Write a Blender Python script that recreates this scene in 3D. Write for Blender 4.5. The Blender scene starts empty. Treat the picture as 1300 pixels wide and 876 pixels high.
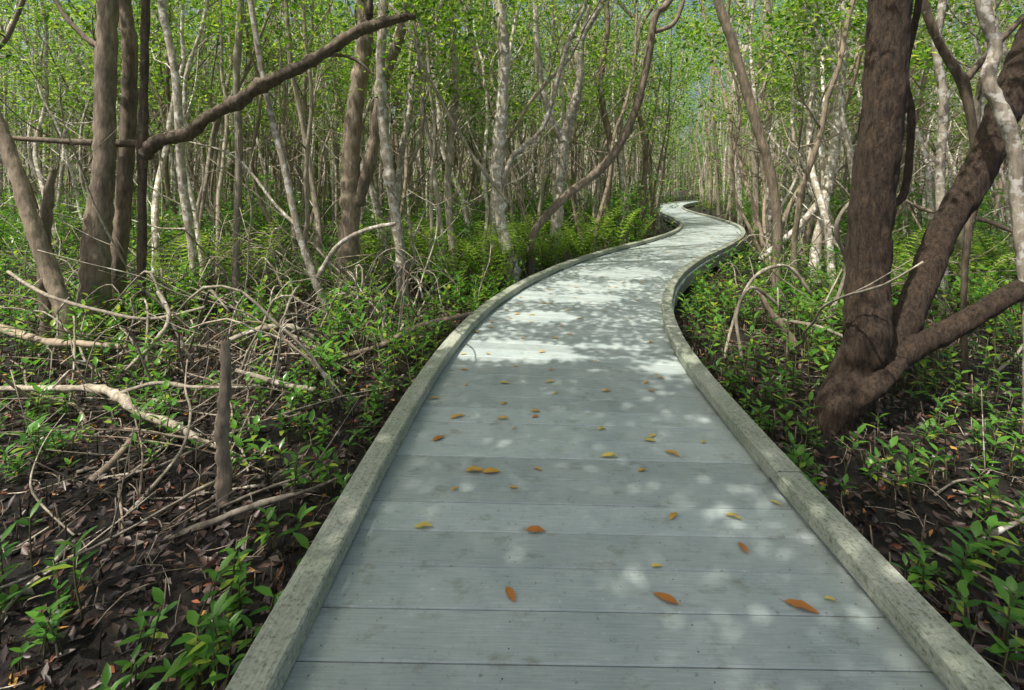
import bpy, math, random
import numpy as np
from mathutils import Vector, Matrix, noise
rng = np.random.default_rng(7); random.seed(7)
scene = bpy.context.scene
COL = scene.collection
CAMH = 1.5; F = 600.0; GZ = -0.36

# ---------------------------------------------------------------- light / sky / camera
S = Vector((-0.36, -0.30, 0.88)).normalized()
world = bpy.data.worlds.new("World"); scene.world = world; world.use_nodes = True
nt = world.node_tree; bg = nt.nodes["Background"]
sky = nt.nodes.new("ShaderNodeTexSky"); sky.sky_type = 'NISHITA'; sky.sun_disc = False
sky.sun_elevation = math.asin(S.z); sky.sun_rotation = math.atan2(S.x, S.y)
sky.dust_density = 6.0; sky.air_density = 1.0; sky.ozone_density = 1.0
nt.links.new(sky.outputs[0], bg.inputs[0]); bg.inputs[1].default_value = 0.15
sun = bpy.data.lights.new("sun", 'SUN'); sun.energy = 5.0; sun.angle = math.radians(0.5); sun.color = (1.0, 0.95, 0.86)
so = bpy.data.objects.new("sun", sun); so.rotation_euler = S.to_track_quat('Z', 'Y').to_euler(); COL.objects.link(so)
cam = bpy.data.cameras.new("camera"); co = bpy.data.objects.new("camera", cam); COL.objects.link(co)
co.location = (0, 0, CAMH); co.rotation_euler = (math.radians(90), 0, 0)
cam.sensor_width = 36; cam.lens = 36*F/1300; cam.shift_y = -198/1300; cam.clip_end = 1500; cam.clip_start = 0.05
scene.camera = co
scene.view_settings.view_transform = 'Standard'; scene.view_settings.look = 'None'; scene.view_settings.exposure = 0

# ---------------------------------------------------------------- materials
def newmat(name):
    m = bpy.data.materials.new(name); m.use_nodes = True
    n = m.node_tree.nodes; l = m.node_tree.links
    return m, n, l, n["Principled BSDF"], n["Material Output"]
def ramp(n, stops):
    r = n.new("ShaderNodeValToRGB"); cr = r.color_ramp
    while len(cr.elements) < len(stops): cr.elements.new(0.5)
    for e, (p, c) in zip(cr.elements, stops):
        e.position = p; e.color = (c[0], c[1], c[2], 1)
    return r
def noise_node(n, l, vec, scale, detail=4, rough=0.6):
    t = n.new("ShaderNodeTexNoise"); t.inputs["Scale"].default_value = scale
    t.inputs["Detail"].default_value = detail; t.inputs["Roughness"].default_value = rough
    if vec is not None: l.new(vec, t.inputs["Vector"])
    return t
def mapped(n, l, out, scale):
    mp = n.new("ShaderNodeMapping"); mp.inputs["Scale"].default_value = scale; l.new(out, mp.inputs[0]); return mp.outputs[0]
def mixc(n, l, fac, a, b, mode='MIX'):
    m = n.new("ShaderNodeMix"); m.data_type = 'RGBA'; m.blend_type = mode
    if isinstance(fac, float): m.inputs[0].default_value = fac
    else: l.new(fac, m.inputs[0])
    for i, v in ((6, a), (7, b)):
        if isinstance(v, tuple): m.inputs[i].default_value = (*v, 1)
        else: l.new(v, m.inputs[i])
    return m.outputs[2]
def bark(name, dark, light, lichen=None, amt=0.55, bump=0.7, bscale=26, dist=.015, soft=False):
    m, n, l, b, o = newmat(name)
    tc = n.new("ShaderNodeTexCoord"); oi = n.new("ShaderNodeObjectInfo")
    v = mapped(n, l, tc.outputs["Object"], (1, 1, 0.22))
    t = noise_node(n, l, v, bscale, 6, 0.7)
    r = ramp(n, [(0.32, dark), (0.66, light)]); l.new(t.outputs[0], r.inputs[0])
    col = r.outputs[0]
    big = noise_node(n, l, tc.outputs["Object"], 2.2, 3)
    rb = ramp(n, [(0.3, (0.8, 0.8, 0.8) if soft else (0.6, 0.6, 0.6)), (0.7, (1.15, 1.13, 1.1) if soft else (1.25, 1.22, 1.15))]); l.new(big.outputs[0], rb.inputs[0])
    col = mixc(n, l, 1.0, col, rb.outputs[0], 'MULTIPLY')
    if lichen:
        t2 = noise_node(n, l, tc.outputs["Object"], 11, 5, 0.65)
        r2 = ramp(n, [(amt, (0, 0, 0)), (amt+0.05, (1, 1, 1))]); l.new(t2.outputs[0], r2.inputs[0])
        col = mixc(n, l, r2.outputs[0], col, lichen)
    rr = ramp(n, [(0, (0.68, 0.66, 0.64)), (1, (1.3, 1.28, 1.22))]); l.new(oi.outputs["Random"], rr.inputs[0])
    if not soft: col = mixc(n, l, 1.0, col, rr.outputs[0], 'MULTIPLY')
    l.new(col, b.inputs["Base Color"]); b.inputs["Roughness"].default_value = 0.88
    bp = n.new("ShaderNodeBump"); bp.inputs["Strength"].default_value = bump; bp.inputs["Distance"].default_value = dist
    l.new(t.outputs[0], bp.inputs["Height"]); l.new(bp.outputs[0], b.inputs["Normal"])
    return m
def leafmat(name, stops, trans=0.35, rough=0.4, tgain=(1.5, 1.5, 0.6)):
    m, n, l, b, o = newmat(name)
    g = n.new("ShaderNodeNewGeometry"); r = ramp(n, stops); l.new(g.outputs["Random Per Island"], r.inputs[0])
    l.new(r.outputs[0], b.inputs["Base Color"]); b.inputs["Roughness"].default_value = rough
    if trans > 0:
        tr = n.new("ShaderNodeBsdfTranslucent"); tc = mixc(n, l, 1.0, r.outputs[0], tgain, 'MULTIPLY')
        l.new(tc, tr.inputs[0])
        mx = n.new("ShaderNodeMixShader"); mx.inputs[0].default_value = trans
        l.new(b.outputs[0], mx.inputs[1]); l.new(tr.outputs[0], mx.inputs[2]); l.new(mx.outputs[0], o.inputs[0])
    return m
M_brown = bark("bark_brown", (0.13, 0.105, 0.08), (0.42, 0.35, 0.275))
M_dark = bark("bark_dark", (0.011, 0.008, 0.0055), (0.125, 0.082, 0.052), None, 0, 1.0, 40, .06, True)
M_limb = bark("bark_dark_limb", (0.05, 0.04, 0.031), (0.20, 0.16, 0.12), (0.26, 0.25, 0.20), 0.62)
M_grey = bark("bark_grey", (0.19, 0.165, 0.13), (0.52, 0.47, 0.385), (0.62, 0.60, 0.53), 0.6)
M_pale = bark("bark_pale", (0.23, 0.20, 0.155), (0.62, 0.57, 0.49), (0.76, 0.74, 0.69), 0.52)
M_root = bark("root_pale", (0.16, 0.14, 0.11), (0.53, 0.48, 0.40), (0.65, 0.63, 0.58), 0.6)
M_leaf = leafmat("canopy_leaf", [(0, (0.035, 0.095, 0.016)), (0.35, (0.095, 0.225, 0.03)), (0.75, (0.21, 0.38, 0.05)), (1, (0.42, 0.52, 0.11))], 0.5, 0.34, (1.8, 1.75, 0.8))
M_low = leafmat("seedling_leaf", [(0, (0.05, 0.15, 0.025)), (0.5, (0.10, 0.27, 0.04)), (0.85, (0.19, 0.38, 0.05)), (1, (0.38, 0.45, 0.07))], 0.4, 0.30, (1.75, 1.7, 0.6))
M_fern = leafmat("fern_leaf", [(0, (0.20, 0.36, 0.05)), (1, (0.38, 0.54, 0.08))], 0.45, 0.5)
M_stem = bark("stem_green", (0.06, 0.07, 0.025), (0.14, 0.13, 0.06))
M_litter = leafmat("litter_leaf", [(0, (0.022, 0.015, 0.013)), (0.4, (0.055, 0.034, 0.028)), (0.68, (0.10, 0.055, 0.044)), (0.88, (0.17, 0.14, 0.12)), (0.96, (0.28, 0.085, 0.04)), (1, (0.48, 0.28, 0.06))], 0.0, 0.4)
M_fallen = leafmat("fallen_leaf", [(0, (0.52, 0.27, 0.045)), (1, (0.68, 0.42, 0.08))], 0.1, 0.5, (1, 1, 1))
M_fallen2 = leafmat("fallen_leaf_rust", [(0, (0.42, 0.15, 0.035)), (1, (0.6, 0.24, 0.05))], 0.1, 0.5, (1, 1, 1))
M_fallen3 = leafmat("fallen_leaf_yellow", [(0, (0.62, 0.46, 0.09)), (1, (0.74, 0.58, 0.14))], 0.1, 0.5, (1, 1, 1))

def deckmat():
    m, n, l, b, o = newmat("weathered_decking")
    uv = n.new("ShaderNodeTexCoord"); at = n.new("ShaderNodeAttribute"); at.attribute_name = "tone"
    grain = noise_node(n, l, mapped(n, l, uv.outputs["UV"], (2.0, 55, 1)), 3.0, 6, 0.7)
    blot = noise_node(n, l, uv.outputs["Object"], 2.3, 6, 0.65)
    spot = noise_node(n, l, uv.outputs["Object"], 38, 4, 0.7)
    stain = noise_node(n, l, mapped(n, l, uv.outputs["Object"], (1.0, 1.6, 1)), 6.5, 5, 0.7)
    r = ramp(n, [(0.25, (0.345, 0.40, 0.395)), (0.75, (0.55, 0.61, 0.595))]); l.new(grain.outputs[0], r.inputs[0])
    rb = ramp(n, [(0.3, (0.76, 0.80, 0.80)), (0.7, (1.1, 1.09, 1.06))]); l.new(blot.outputs[0], rb.inputs[0])
    col = mixc(n, l, 1.0, r.outputs[0], rb.outputs[0], 'MULTIPLY')
    rs = ramp(n, [(0.55, (1, 1, 1)), (0.70, (0.70, 0.67, 0.60))]); l.new(stain.outputs[0], rs.inputs[0])
    col = mixc(n, l, 1.0, col, rs.outputs[0], 'MULTIPLY')
    rp = ramp(n, [(0.30, (0.62, 0.60, 0.56)), (0.39, (1, 1, 1)), (0.63, (1, 1, 1)), (0.71, (1.3, 1.3, 1.3))]); l.new(spot.outputs[0], rp.inputs[0])
    col = mixc(n, l, 1.0, col, rp.outputs[0], 'MULTIPLY')
    ra = ramp(n, [(0, (0.84, 0.84, 0.84)), (1, (1.08, 1.08, 1.08))]); l.new(at.outputs["Fac"], ra.inputs[0])
    col = mixc(n, l, 1.0, col, ra.outputs[0], 'MULTIPLY')
    l.new(col, b.inputs["Base Color"]); b.inputs["Roughness"].default_value = 0.6
    bp = n.new("ShaderNodeBump"); bp.inputs["Strength"].default_value = 0.4; bp.inputs["Distance"].default_value = 0.004
    l.new(grain.outputs[0], bp.inputs["Height"]); l.new(bp.outputs[0], b.inputs["Normal"])
    return m
def curbmat():
    m, n, l, b, o = newmat("weathered_curb_timber")
    uv = n.new("ShaderNodeTexCoord")
    grain = noise_node(n, l, mapped(n, l, uv.outputs["UV"], (40, 1.5, 1)), 3.0, 6, 0.7)
    lich = noise_node(n, l, uv.outputs["Object"], 60, 5, 0.75)
    blot = noise_node(n, l, uv.outputs["Object"], 3.0, 5, 0.6)
    r = ramp(n, [(0.25, (0.27, 0.285, 0.24)), (0.75, (0.53, 0.55, 0.48))]); l.new(grain.outputs[0], r.inputs[0])
    rb = ramp(n, [(0.3, (0.64, 0.71, 0.59)), (0.7, (1.12, 1.1, 1.06))]); l.new(blot.outputs[0], rb.inputs[0])
    col = mixc(n, l, 1.0, r.outputs[0], rb.outputs[0], 'MULTIPLY')
    rl = ramp(n, [(0.38, (0.5, 0.52, 0.43)), (0.48, (1, 1, 1)), (0.58, (1, 1, 1)), (0.66, (1.35, 1.35, 1.3))]); l.new(lich.outputs[0], rl.inputs[0])
    col = mixc(n, l, 1.0, col, rl.outputs[0], 'MULTIPLY')
    l.new(col, b.inputs["Base Color"]); b.inputs["Roughness"].default_value = 0.8
    bp = n.new("ShaderNodeBump"); bp.inputs["Strength"].default_value = 0.5; bp.inputs["Distance"].default_value = 0.004
    l.new(lich.outputs[0], bp.inputs["Height"]); l.new(bp.outputs[0], b.inputs["Normal"])
    return m
def groundmat():
    m, n, l, b, o = newmat("dark_mud_and_humus")
    tc = n.new("ShaderNodeTexCoord")
    a = noise_node(n, l, tc.outputs["Object"], 1.3, 6, 0.7); c = noise_node(n, l, tc.outputs["Object"], 22, 6, 0.75)
    r = ramp(n, [(0.3, (0.006, 0.005, 0.005)), (0.55, (0.022, 0.017, 0.014)), (0.8, (0.07, 0.052, 0.042))]); l.new(c.outputs[0], r.inputs[0])
    rb = ramp(n, [(0.35, (0.7, 0.7, 0.75)), (0.65, (1.3, 1.25, 1.1))]); l.new(a.outputs[0], rb.inputs[0])
    col = mixc(n, l, 1.0, r.outputs[0], rb.outputs[0], 'MULTIPLY')
    l.new(col, b.inputs["Base Color"]); b.inputs["Roughness"].default_value = 0.55
    bp = n.new("ShaderNodeBump"); bp.inputs["Strength"].default_value = 1.0; bp.inputs["Distance"].default_value = 0.05
    l.new(c.outputs[0], bp.inputs["Height"]); l.new(bp.outputs[0], b.inputs["Normal"])
    return m
M_deck = deckmat(); M_curb = curbmat(); M_ground = groundmat()
M_screw, _n, _l, _b, _o = newmat("rusty_screw"); _b.inputs["Base Color"].default_value = (0.08, 0.075, 0.07, 1); _b.inputs["Roughness"].default_value = 0.6

# ---------------------------------------------------------------- mesh helpers
class MB:
    def __init__(s): s.v = []; s.f = []; s.m = []; s.sm = []
    def add(s, vs, fs, mat=0, smooth=False):
        o = len(s.v); s.v.extend(vs); s.f.extend([tuple(i+o for i in f) for f in fs]); s.m.extend([mat]*len(fs)); s.sm.extend([smooth]*len(fs))
    def mesh(s, name, mats):
        me = bpy.data.meshes.new(name); me.from_pydata([tuple(x) for x in s.v], [], s.f)
        for m in mats: me.materials.append(m)
        me.polygons.foreach_set("material_index", s.m); me.polygons.foreach_set("use_smooth", s.sm); me.update(); return me
    def mesh_with(s, name, lv, lf, lm, mats):   # joins numpy leaf triangles
        V = np.concatenate([np.array([tuple(x) for x in s.v], float).reshape(-1, 3), lv]); o = len(s.v)
        lens = np.array([len(q) for q in s.f]+[3]*len(lf)); loops = np.concatenate([np.array([i for q in s.f for i in q], int), (lf+o).ravel()])
        me = bpy.data.meshes.new(name); me.vertices.add(len(V)); me.vertices.foreach_set("co", V.astype(np.float32).ravel())
        me.loops.add(len(loops)); me.loops.foreach_set("vertex_index", loops.astype(np.int32))
        me.polygons.add(len(lens)); me.polygons.foreach_set("loop_start", np.concatenate([[0], np.cumsum(lens)[:-1]]).astype(np.int32))
        for m in mats: me.materials.append(m)
        me.polygons.foreach_set("material_index", np.array(s.m+[lm]*len(lf), dtype=np.int32))
        me.update(calc_edges=True); return me
def catmull(pts, rads, sub):
    P = [Vector(p) for p in pts]; out = []; ro = []
    for i in range(len(P)-1):
        p0 = P[max(i-1, 0)]; p1 = P[i]; p2 = P[i+1]; p3 = P[min(i+2, len(P)-1)]
        for k in range(sub):
            t = k/sub
            out.append(0.5*((2*p1)+(p2-p0)*t+(2*p0-5*p1+4*p2-p3)*t*t+(3*p1-p0-3*p2+p3)*t**3)); ro.append(rads[i]*(1-t)+rads[i+1]*t)
    out.append(P[-1]); ro.append(rads[-1]); return out, ro
def tube(mb, pts, rads, seg=8, sub=3, wob=0.12, mat=0, knots=0.0, fine=0.0):
    P, R = catmull(pts, rads, sub) if sub > 1 else ([Vector(p) for p in pts], list(rads))
    n = len(P); vs = []; fs = []; nrm = None
    for i in range(n):
        t = (P[min(i+1, n-1)]-P[max(i-1, 0)])
        if t.length < 1e-6: t = Vector((0, 0, 1))
        t.normalize()
        if nrm is None:
            nrm = t.cross(Vector((0.3, 1, 0.1))); nrm = nrm if nrm.length > 0.1 else t.cross(Vector((1, 0, 0)))
        nrm = (nrm-t*nrm.dot(t)).normalized(); bn = t.cross(nrm)
        kn = 1+(knots*random.random() if random.random() < 0.3 else 0)
        for k in range(seg):
            a = 2*math.pi*k/seg; d = nrm*math.cos(a)+bn*math.sin(a)
            q = P[i]+d*R[i]
            w = 1+wob*noise.noise(q*4.0/max(R[i]*5, 0.2))*2
            if fine: w += fine*noise.noise(Vector((q.x*28, q.y*28, q.z*9)))
            vs.append(P[i]+d*R[i]*w*kn)
    for i in range(n-1):
        for k in range(seg):
            a = i*seg+k; b = i*seg+(k+1) % seg; fs.append((a, b, b+seg, a+seg))
    fs.append(tuple(range(seg))[::-1]); fs.append(tuple(range((n-1)*seg, n*seg)))
    mb.add(vs, fs, mat, True); return P, R
def leaves(pos, d, nr, L, W):
    d = d/np.linalg.norm(d, axis=1, keepdims=True); s = np.cross(d, nr); s /= (np.linalg.norm(s, axis=1, keepdims=True)+1e-9)
    u = np.cross(s, d); L = L[:, None]; W = W[:, None]
    v = np.stack([pos, pos+d*L*0.5+s*W*0.5+u*W*0.18, pos+d*L-u*L*0.08, pos+d*L*0.5-s*W*0.5+u*W*0.18], axis=1).reshape(-1, 3)
    N = len(pos); b = np.arange(N)[:, None]*4
    f = np.concatenate([b+np.array([[0, 1, 2]]), b+np.array([[0, 2, 3]])], axis=1).reshape(-1, 3)
    return v, f
def np_mesh(name, v, f, mats):
    me = bpy.data.meshes.new(name); me.vertices.add(len(v)); me.vertices.foreach_set("co", v.astype(np.float32).ravel())
    me.loops.add(f.size); me.loops.foreach_set("vertex_index", f.astype(np.int32).ravel())
    me.polygons.add(len(f)); me.polygons.foreach_set("loop_start", np.arange(0, f.size, f.shape[1], dtype=np.int32))
    for m in mats: me.materials.append(m)
    me.update(calc_edges=True); return me
def cluster_leaves(centers, per, spread, L, W, seed, droop=0.0, cull=None):
    r = np.random.default_rng(seed); C = np.repeat(np.asarray(centers), per, axis=0); N = len(C)
    p = C+r.normal(0, 1, (N, 3))*np.array([spread, spread, spread*0.7])
    if cull is not None: k = cull(p); p = p[k]; N = len(p)
    d = r.normal(0, 1, (N, 3)); d[:, 2] = d[:, 2]*0.5-droop; nr = r.normal(0, 0.55, (N, 3)); nr[:, 2] += 1
    return leaves(p, d, nr, L*r.uniform(0.7, 1.25, N), W*r.uniform(0.75, 1.2, N))
def obj(name, data, parent=None, loc=None, rot=None, sc=None):
    o = bpy.data.objects.new(name, data); COL.objects.link(o)
    if parent: o.parent = parent
    if loc is not None: o.location = loc
    if rot is not None: o.rotation_euler = rot
    if sc is not None: o.scale = sc
    return o
def tag(o, label, cat, group=None, kind=None):
    if label: o["label"] = label
    if cat: o["category"] = cat
    if group: o["group"] = group
    if kind: o["kind"] = kind
def W(px, py, d):   # sight bearings taken from the camera station at range d -> metres
    return Vector(((px-650)/F*d, d, CAMH-(py-240)/F*d))
def RW(px, w, d): return w/2/F*d/math.sqrt(1+((px-650)/F)**2)

# ---------------------------------------------------------------- boardwalk centreline (metres)
CP = [(-3, .30), (0, .30), (1.5, .31), (2.9, .355), (4.0, .44), (5.0, .60), (6.0, .86), (8.0, 1.68), (10, 2.83), (12.6, 4.65), (15, 6.15), (18, 7.55), (23, 8.95), (30, 10.35), (40, 13.3), (48, 17), (56, 21.8), (66, 30), (90, 54), (130, 100)]
cy = np.array([c[0] for c in CP], float); cx = np.array([c[1] for c in CP], float)
mm = np.gradient(cx, cy)
def CX(y):
    y = float(min(max(y, cy[0]), cy[-1]-1e-3)); i = int(np.searchsorted(cy, y, side='right')-1); h = cy[i+1]-cy[i]; t = (y-cy[i])/h
    return (2*t**3-3*t*t+1)*cx[i]+(t**3-2*t*t+t)*h*mm[i]+(-2*t**3+3*t*t)*cx[i+1]+(t**3-t*t)*h*mm[i+1]
ys = np.arange(-2.5, 90, 0.04); xs = np.array([CX(y) for y in ys])
arc = np.concatenate([[0], np.cumsum(np.hypot(np.diff(xs), np.diff(ys)))])
tx = np.gradient(xs, arc); ty = np.gradient(ys, arc)
ker = np.ones(31)/31
tx[15:-15] = np.convolve(tx, ker, 'valid'); ty[15:-15] = np.convolve(ty, ker, 'valid')
def station(s, off):
    X = np.interp(s, arc, xs); Y = np.interp(s, arc, ys); a = np.interp(s, arc, tx); b = np.interp(s, arc, ty); q = math.hypot(a, b)
    return X+off*b/q, Y-off*a/q
_px = xs[::6]; _py = ys[::6]
def path_dist(x, y):
    return np.min(np.hypot(_px-x, _py-y))
HW = 1.11; CW = 0.125
bw = bpy.data.objects.new("boardwalk", None); COL.objects.link(bw)
tag(bw, "weathered grey timber boardwalk winding through mangroves", "boardwalk", kind="structure")
v = []; f = []; uvs = []; tones = []; pitch = 0.19; gap = 0.004; th = 0.04
np_ = int((arc[-1]-0.5)/pitch)
for i in range(np_):
    s0 = i*pitch; s1 = s0+pitch-gap; jit = random.uniform(-.008, .008); ru = random.uniform(0, 50); tn = random.random(); dz = random.uniform(-.0012, .0012)
    o = len(v)
    for off in (-HW-0.02+jit, HW+0.02+jit):
        for s, z in ((s0, -th), (s0, -.004), (s0+.004, 0), (s1-.004, 0), (s1, -.004), (s1, -th)):
            X, Y = station(s, off); v.append((X, Y, z+dz)); uvs.append((off+ru, s-s0+ru*3))
    fs = [(o+k, o+(k+1) % 6, o+6+(k+1) % 6, o+6+k) for k in range(6)]+[tuple(o+k for k in range(5, -1, -1)), tuple(o+6+k for k in range(6))]
    f += fs; tones += [tn]*len(fs)
me = bpy.data.meshes.new("deck"); me.from_pydata(v, [], f); me.materials.append(M_deck)
ul = me.uv_layers.new(name="UVMap"); li = np.zeros(len(me.loops), int); me.loops.foreach_get("vertex_index", li)
ul.data.foreach_set("uv", np.array(uvs)[li].ravel())
at = me.attributes.new("tone", 'FLOAT', 'FACE'); at.data.foreach_set("value", tones); me.update()
deck = obj("deck", me, bw)
mb = MB()
for i in range(0, 60):
    for off in (-0.93, -0.33, 0.30, 0.93):
        for ds in (0.045, 0.14):
            X, Y = station(i*pitch+ds, off+random.uniform(-.012, .012)); r = 0.003
            mb.add([(X+r*math.cos(a*math.pi/3), Y+r*math.sin(a*math.pi/3), 0.0022) for a in range(6)], [(0, 1, 2, 3, 4, 5)], 0)
obj("screw_heads", mb.mesh("screw_heads", [M_screw]), bw)
def box_run(s0, s1, o0, o1, z0, z1, ch=0.008, step=0.3):
    n = max(1, int((s1-s0)/step)); vs = []; uv = []; fs = []
    prof = [(o0, z0), (o0, z1-ch), (o0+ch, z1), (o1-ch, z1), (o1, z1-ch), (o1, z0)]
    for i in range(n+1):
        s = s0+(s1-s0)*i/n
        for of, z in prof:
            X, Y = station(s, of); vs.append((X, Y, z)); uv.append((of+z, s))
    for i in range(n):
        for k in range(6): fs.append((i*6+k, i*6+(k+1) % 6, (i+1)*6+(k+1) % 6, (i+1)*6+k))
    fs.append((5, 4, 3, 2, 1, 0)); fs.append(tuple(n*6+k for k in range(6)))
    return vs, fs, uv
def run_mesh(name, runs, mat):
    V = []; Fc = []; U = []
    for vs, fs, uv in runs:
        o = len(V); V += vs; U += uv; Fc += [tuple(i+o for i in q) for q in fs]
    me = bpy.data.meshes.new(name); me.from_pydata(V, [], Fc); me.materials.append(mat)
    ul = me.uv_layers.new(name="UVMap"); li = np.zeros(len(me.loops), int); me.loops.foreach_get("vertex_index", li)
    ul.data.foreach_set("uv", np.array(U)[li].ravel()); me.update(); return me
for side in (-1, 1):
    runs = []; s = 0.9 if side < 0 else 0.0; L = 2.44
    while s < arc[-1]-3:
        a, b = (HW-CW, HW) if side > 0 else (-HW, -HW+CW)
        j = random.uniform(-.007, .007); dz = random.uniform(-.002, .004)
        runs.append(box_run(s, s+L-0.008, a+j, b+j, 0.028, 0.10+dz)); s += L
    obj("curb_rail", run_mesh("curb_rail", runs, M_curb), bw)
    runs = []; s = 0.1
    while s < arc[-1]-3:
        a, b = (HW-CW+.01, HW-.01) if side > 0 else (-HW+.01, -HW+CW-.01)
        runs.append(box_run(s, s+0.5, a, b, 0.002, 0.027, 0.001)); s += 1.22
    obj("spacer_block", run_mesh("spacer_block", runs, M_curb), bw)
    a, b = (HW-0.06, HW-.02) if side > 0 else (-HW+.02, -HW+0.06)
    obj("rim_joist", run_mesh("rim_joist", [box_run(0, arc[-1]-3, a, b, -0.24, -0.043, .003)], M_curb), bw)
    runs = []; s = 1.0
    while s < 60:
        a, b = (HW-0.17, HW-.065) if side > 0 else (-HW+.065, -HW+0.17)
        runs.append(box_run(s, s+.1, a, b, GZ-0.3, -0.045, .003)); s += 2.44
    obj("support_post", run_mesh("support_post", runs, M_curb), bw)

# ---------------------------------------------------------------- ground
def gh(x, y):
    return GZ+0.06*noise.noise(Vector((x*.5, y*.5, 3)))+0.03*noise.noise(Vector((x*2.1, y*2.1, 7)))
g1 = np.concatenate([-np.geomspace(400, 14, 16), np.linspace(-13.5, 13.5, 190), np.geomspace(14, 400, 16)])
g2 = np.concatenate([[-60, -20, -8], np.linspace(-3, 24, 190), np.geomspace(25, 700, 18)])
v = []; f = []
for j, y in enumerate(g2):
    for i, x in enumerate(g1): v.append((x, y, gh(x, y)+(.02*noise.noise(Vector((x*6, y*6, 1))) if y < 12 else 0)))
n1 = len(g1)
for j in range(len(g2)-1):
    for i in range(n1-1): a = j*n1+i; f.append((a, a+1, a+n1+1, a+n1))
me = bpy.data.meshes.new("ground"); me.from_pydata(v, [], f); me.materials.append(M_ground)
me.polygons.foreach_set("use_smooth", [True]*len(f)); me.update()
g = obj("ground", me); tag(g, "dark mangrove mud floor", "ground", kind="structure")

# ---------------------------------------------------------------- generic tree variants
def walk(mb, tips, p, d, length, r0, r1, level, rr, seg, zmin, crook=1.0):
    step = (0.55, 0.4, 0.26)[level]; n = max(2, int(length/step)); pts = [p.copy()]; rads = [r0]; dr = d.normalized(); base = dr.copy(); cur = p.copy()
    wander = (0.11*crook, 0.18, 0.32)[level]
    for i in range(n):
        dr = (dr*.82+base*.18+Vector((rr.gauss(0, wander), rr.gauss(0, wander), rr.gauss(0, wander*.5)+0.04))).normalized()
        cur = cur+dr*step; pts.append(cur.copy()); rads.append(r0+(r1-r0)*(i+1)/n)
    tube(mb, pts, rads, seg=seg, sub=2 if level < 2 else 1, wob=.12, knots=.2 if level == 0 else 0)
    if level == 2:
        for q in pts[1:]:
            if q.z > zmin: tips.append(q)
        return
    k0 = int(n*(0.36 if level == 0 else 0.35)); cnt = (8, 4)[level]
    for c in range(cnt):
        i = min(n, k0+int((n-k0)*(c+rr.random()*.8)/cnt)+(1 if level else 0)); a = rr.uniform(0, 2*math.pi); q = pts[i]
        side = Vector((math.cos(a), math.sin(a), rr.uniform(.6, 1.8) if level == 0 else rr.uniform(-.1, .8)))
        if level == 0: walk(mb, tips, q, side, rr.uniform(1.2, 2.4), rads[i]*.45, 0.010, 1, rr, 5, zmin)
        else: walk(mb, tips, q, side, rr.uniform(.5, 1.0), max(.007, rads[i]*.5), 0.004, 2, rr, 3, zmin)
    tips.append(pts[-1])
def root_arc(mb, a, b, r, h, seg=5, rr=random):
    a = Vector(a); b = Vector(b); pts = []
    for i in range(6):
        t = i/5; p = a.lerp(b, t); p.z += h*4*t*(1-t)*(0.7+0.3*t); p.x += rr.uniform(-.04, .04); p.y += rr.uniform(-.04, .04); p.z += rr.uniform(-.03, .03) if 0 < i < 5 else 0; pts.append(p)
    tube(mb, pts, [r*(1-.35*i/5) for i in range(6)], seg=seg, sub=2, wob=.2, knots=.15)
variants = []
for k in range(14):
    rr = random.Random(100+k); mb = MB(); tips = []
    H = rr.uniform(8.5, 12); r = rr.uniform(.035, .072); zmin = rr.uniform(2.4, 4.2)
    lean = Vector((rr.gauss(0, .10), rr.gauss(0, .10), 1))
    walk(mb, tips, Vector((0, 0, -.15)), lean, H, r, 0.02, 0, rr, 8, zmin, 1.3 if k % 2 else .7)
    if k % 3 == 0: walk(mb, tips, Vector((0.05, 0, .1)), Vector((rr.gauss(0, .3), rr.gauss(0, .3), 1)), H*.8, r*.7, 0.02, 0, rr, 7, zmin, 1.3)
    for q in range(rr.randint(1, 3)):
        a = rr.uniform(0, 6.28); z = rr.uniform(1.0, 3.2); b0 = Vector((lean.x*z, lean.y*z, z)); dd = Vector((math.cos(a), math.sin(a), rr.uniform(.0, 1)))
        tube(mb, [b0, b0+dd*.5, b0+dd*.9+Vector((0, 0, .15)), b0+dd*1.6+Vector((rr.uniform(-.3, .3), 0, .4))], [.015, .012, .009, .004], seg=4, sub=2)
    pr = MB()
    for q in range(rr.randint(3, 6)):
        a = rr.uniform(0, 6.28); R = rr.uniform(.4, 1.1); z = rr.uniform(.3, 1.1)
        root_arc(pr, (0, 0, z), (R*math.cos(a), R*math.sin(a), -.15), rr.uniform(.010, .020), rr.uniform(.08, .3), rr=rr)
    tips = [t for t in tips if rr.random() < .5]
    C = np.array([tuple(t) for t in tips])
    lv, lf = cluster_leaves(C, max(4, int(880/len(C))), .17, .125, .056, 500+k)
    mat = (M_grey, M_pale, M_brown, M_pale, M_grey)[k % 5]
    variants.append((mb.mesh("trunk", [mat]), np_mesh("crown", lv, lf, [M_leaf]), pr.mesh("prop_roots", [M_root]) if k % 2 == 0 else None, "brown" if mat is M_brown else ("pale mottled" if mat is M_pale else "grey")))
NV = len(variants)
def place_tree(x, y, k, sc, rot, hero=None):
    t, c, pr, cn = variants[k]
    e = bpy.data.objects.new("mangrove_tree", None); COL.objects.link(e); e.location = (x, y, GZ); e.rotation_euler = (0, 0, rot); e.scale = (sc, sc, sc)
    obj("trunk", t, e); obj("crown", c, e)
    if pr: obj("prop_roots", pr, e)
    tag(e, "slender %s-barked mangrove tree with leafy crown on mud" % cn, "tree", "mangrove trees beside the boardwalk")
    return e
placed = []; cnt = 0; tries = 0
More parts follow.
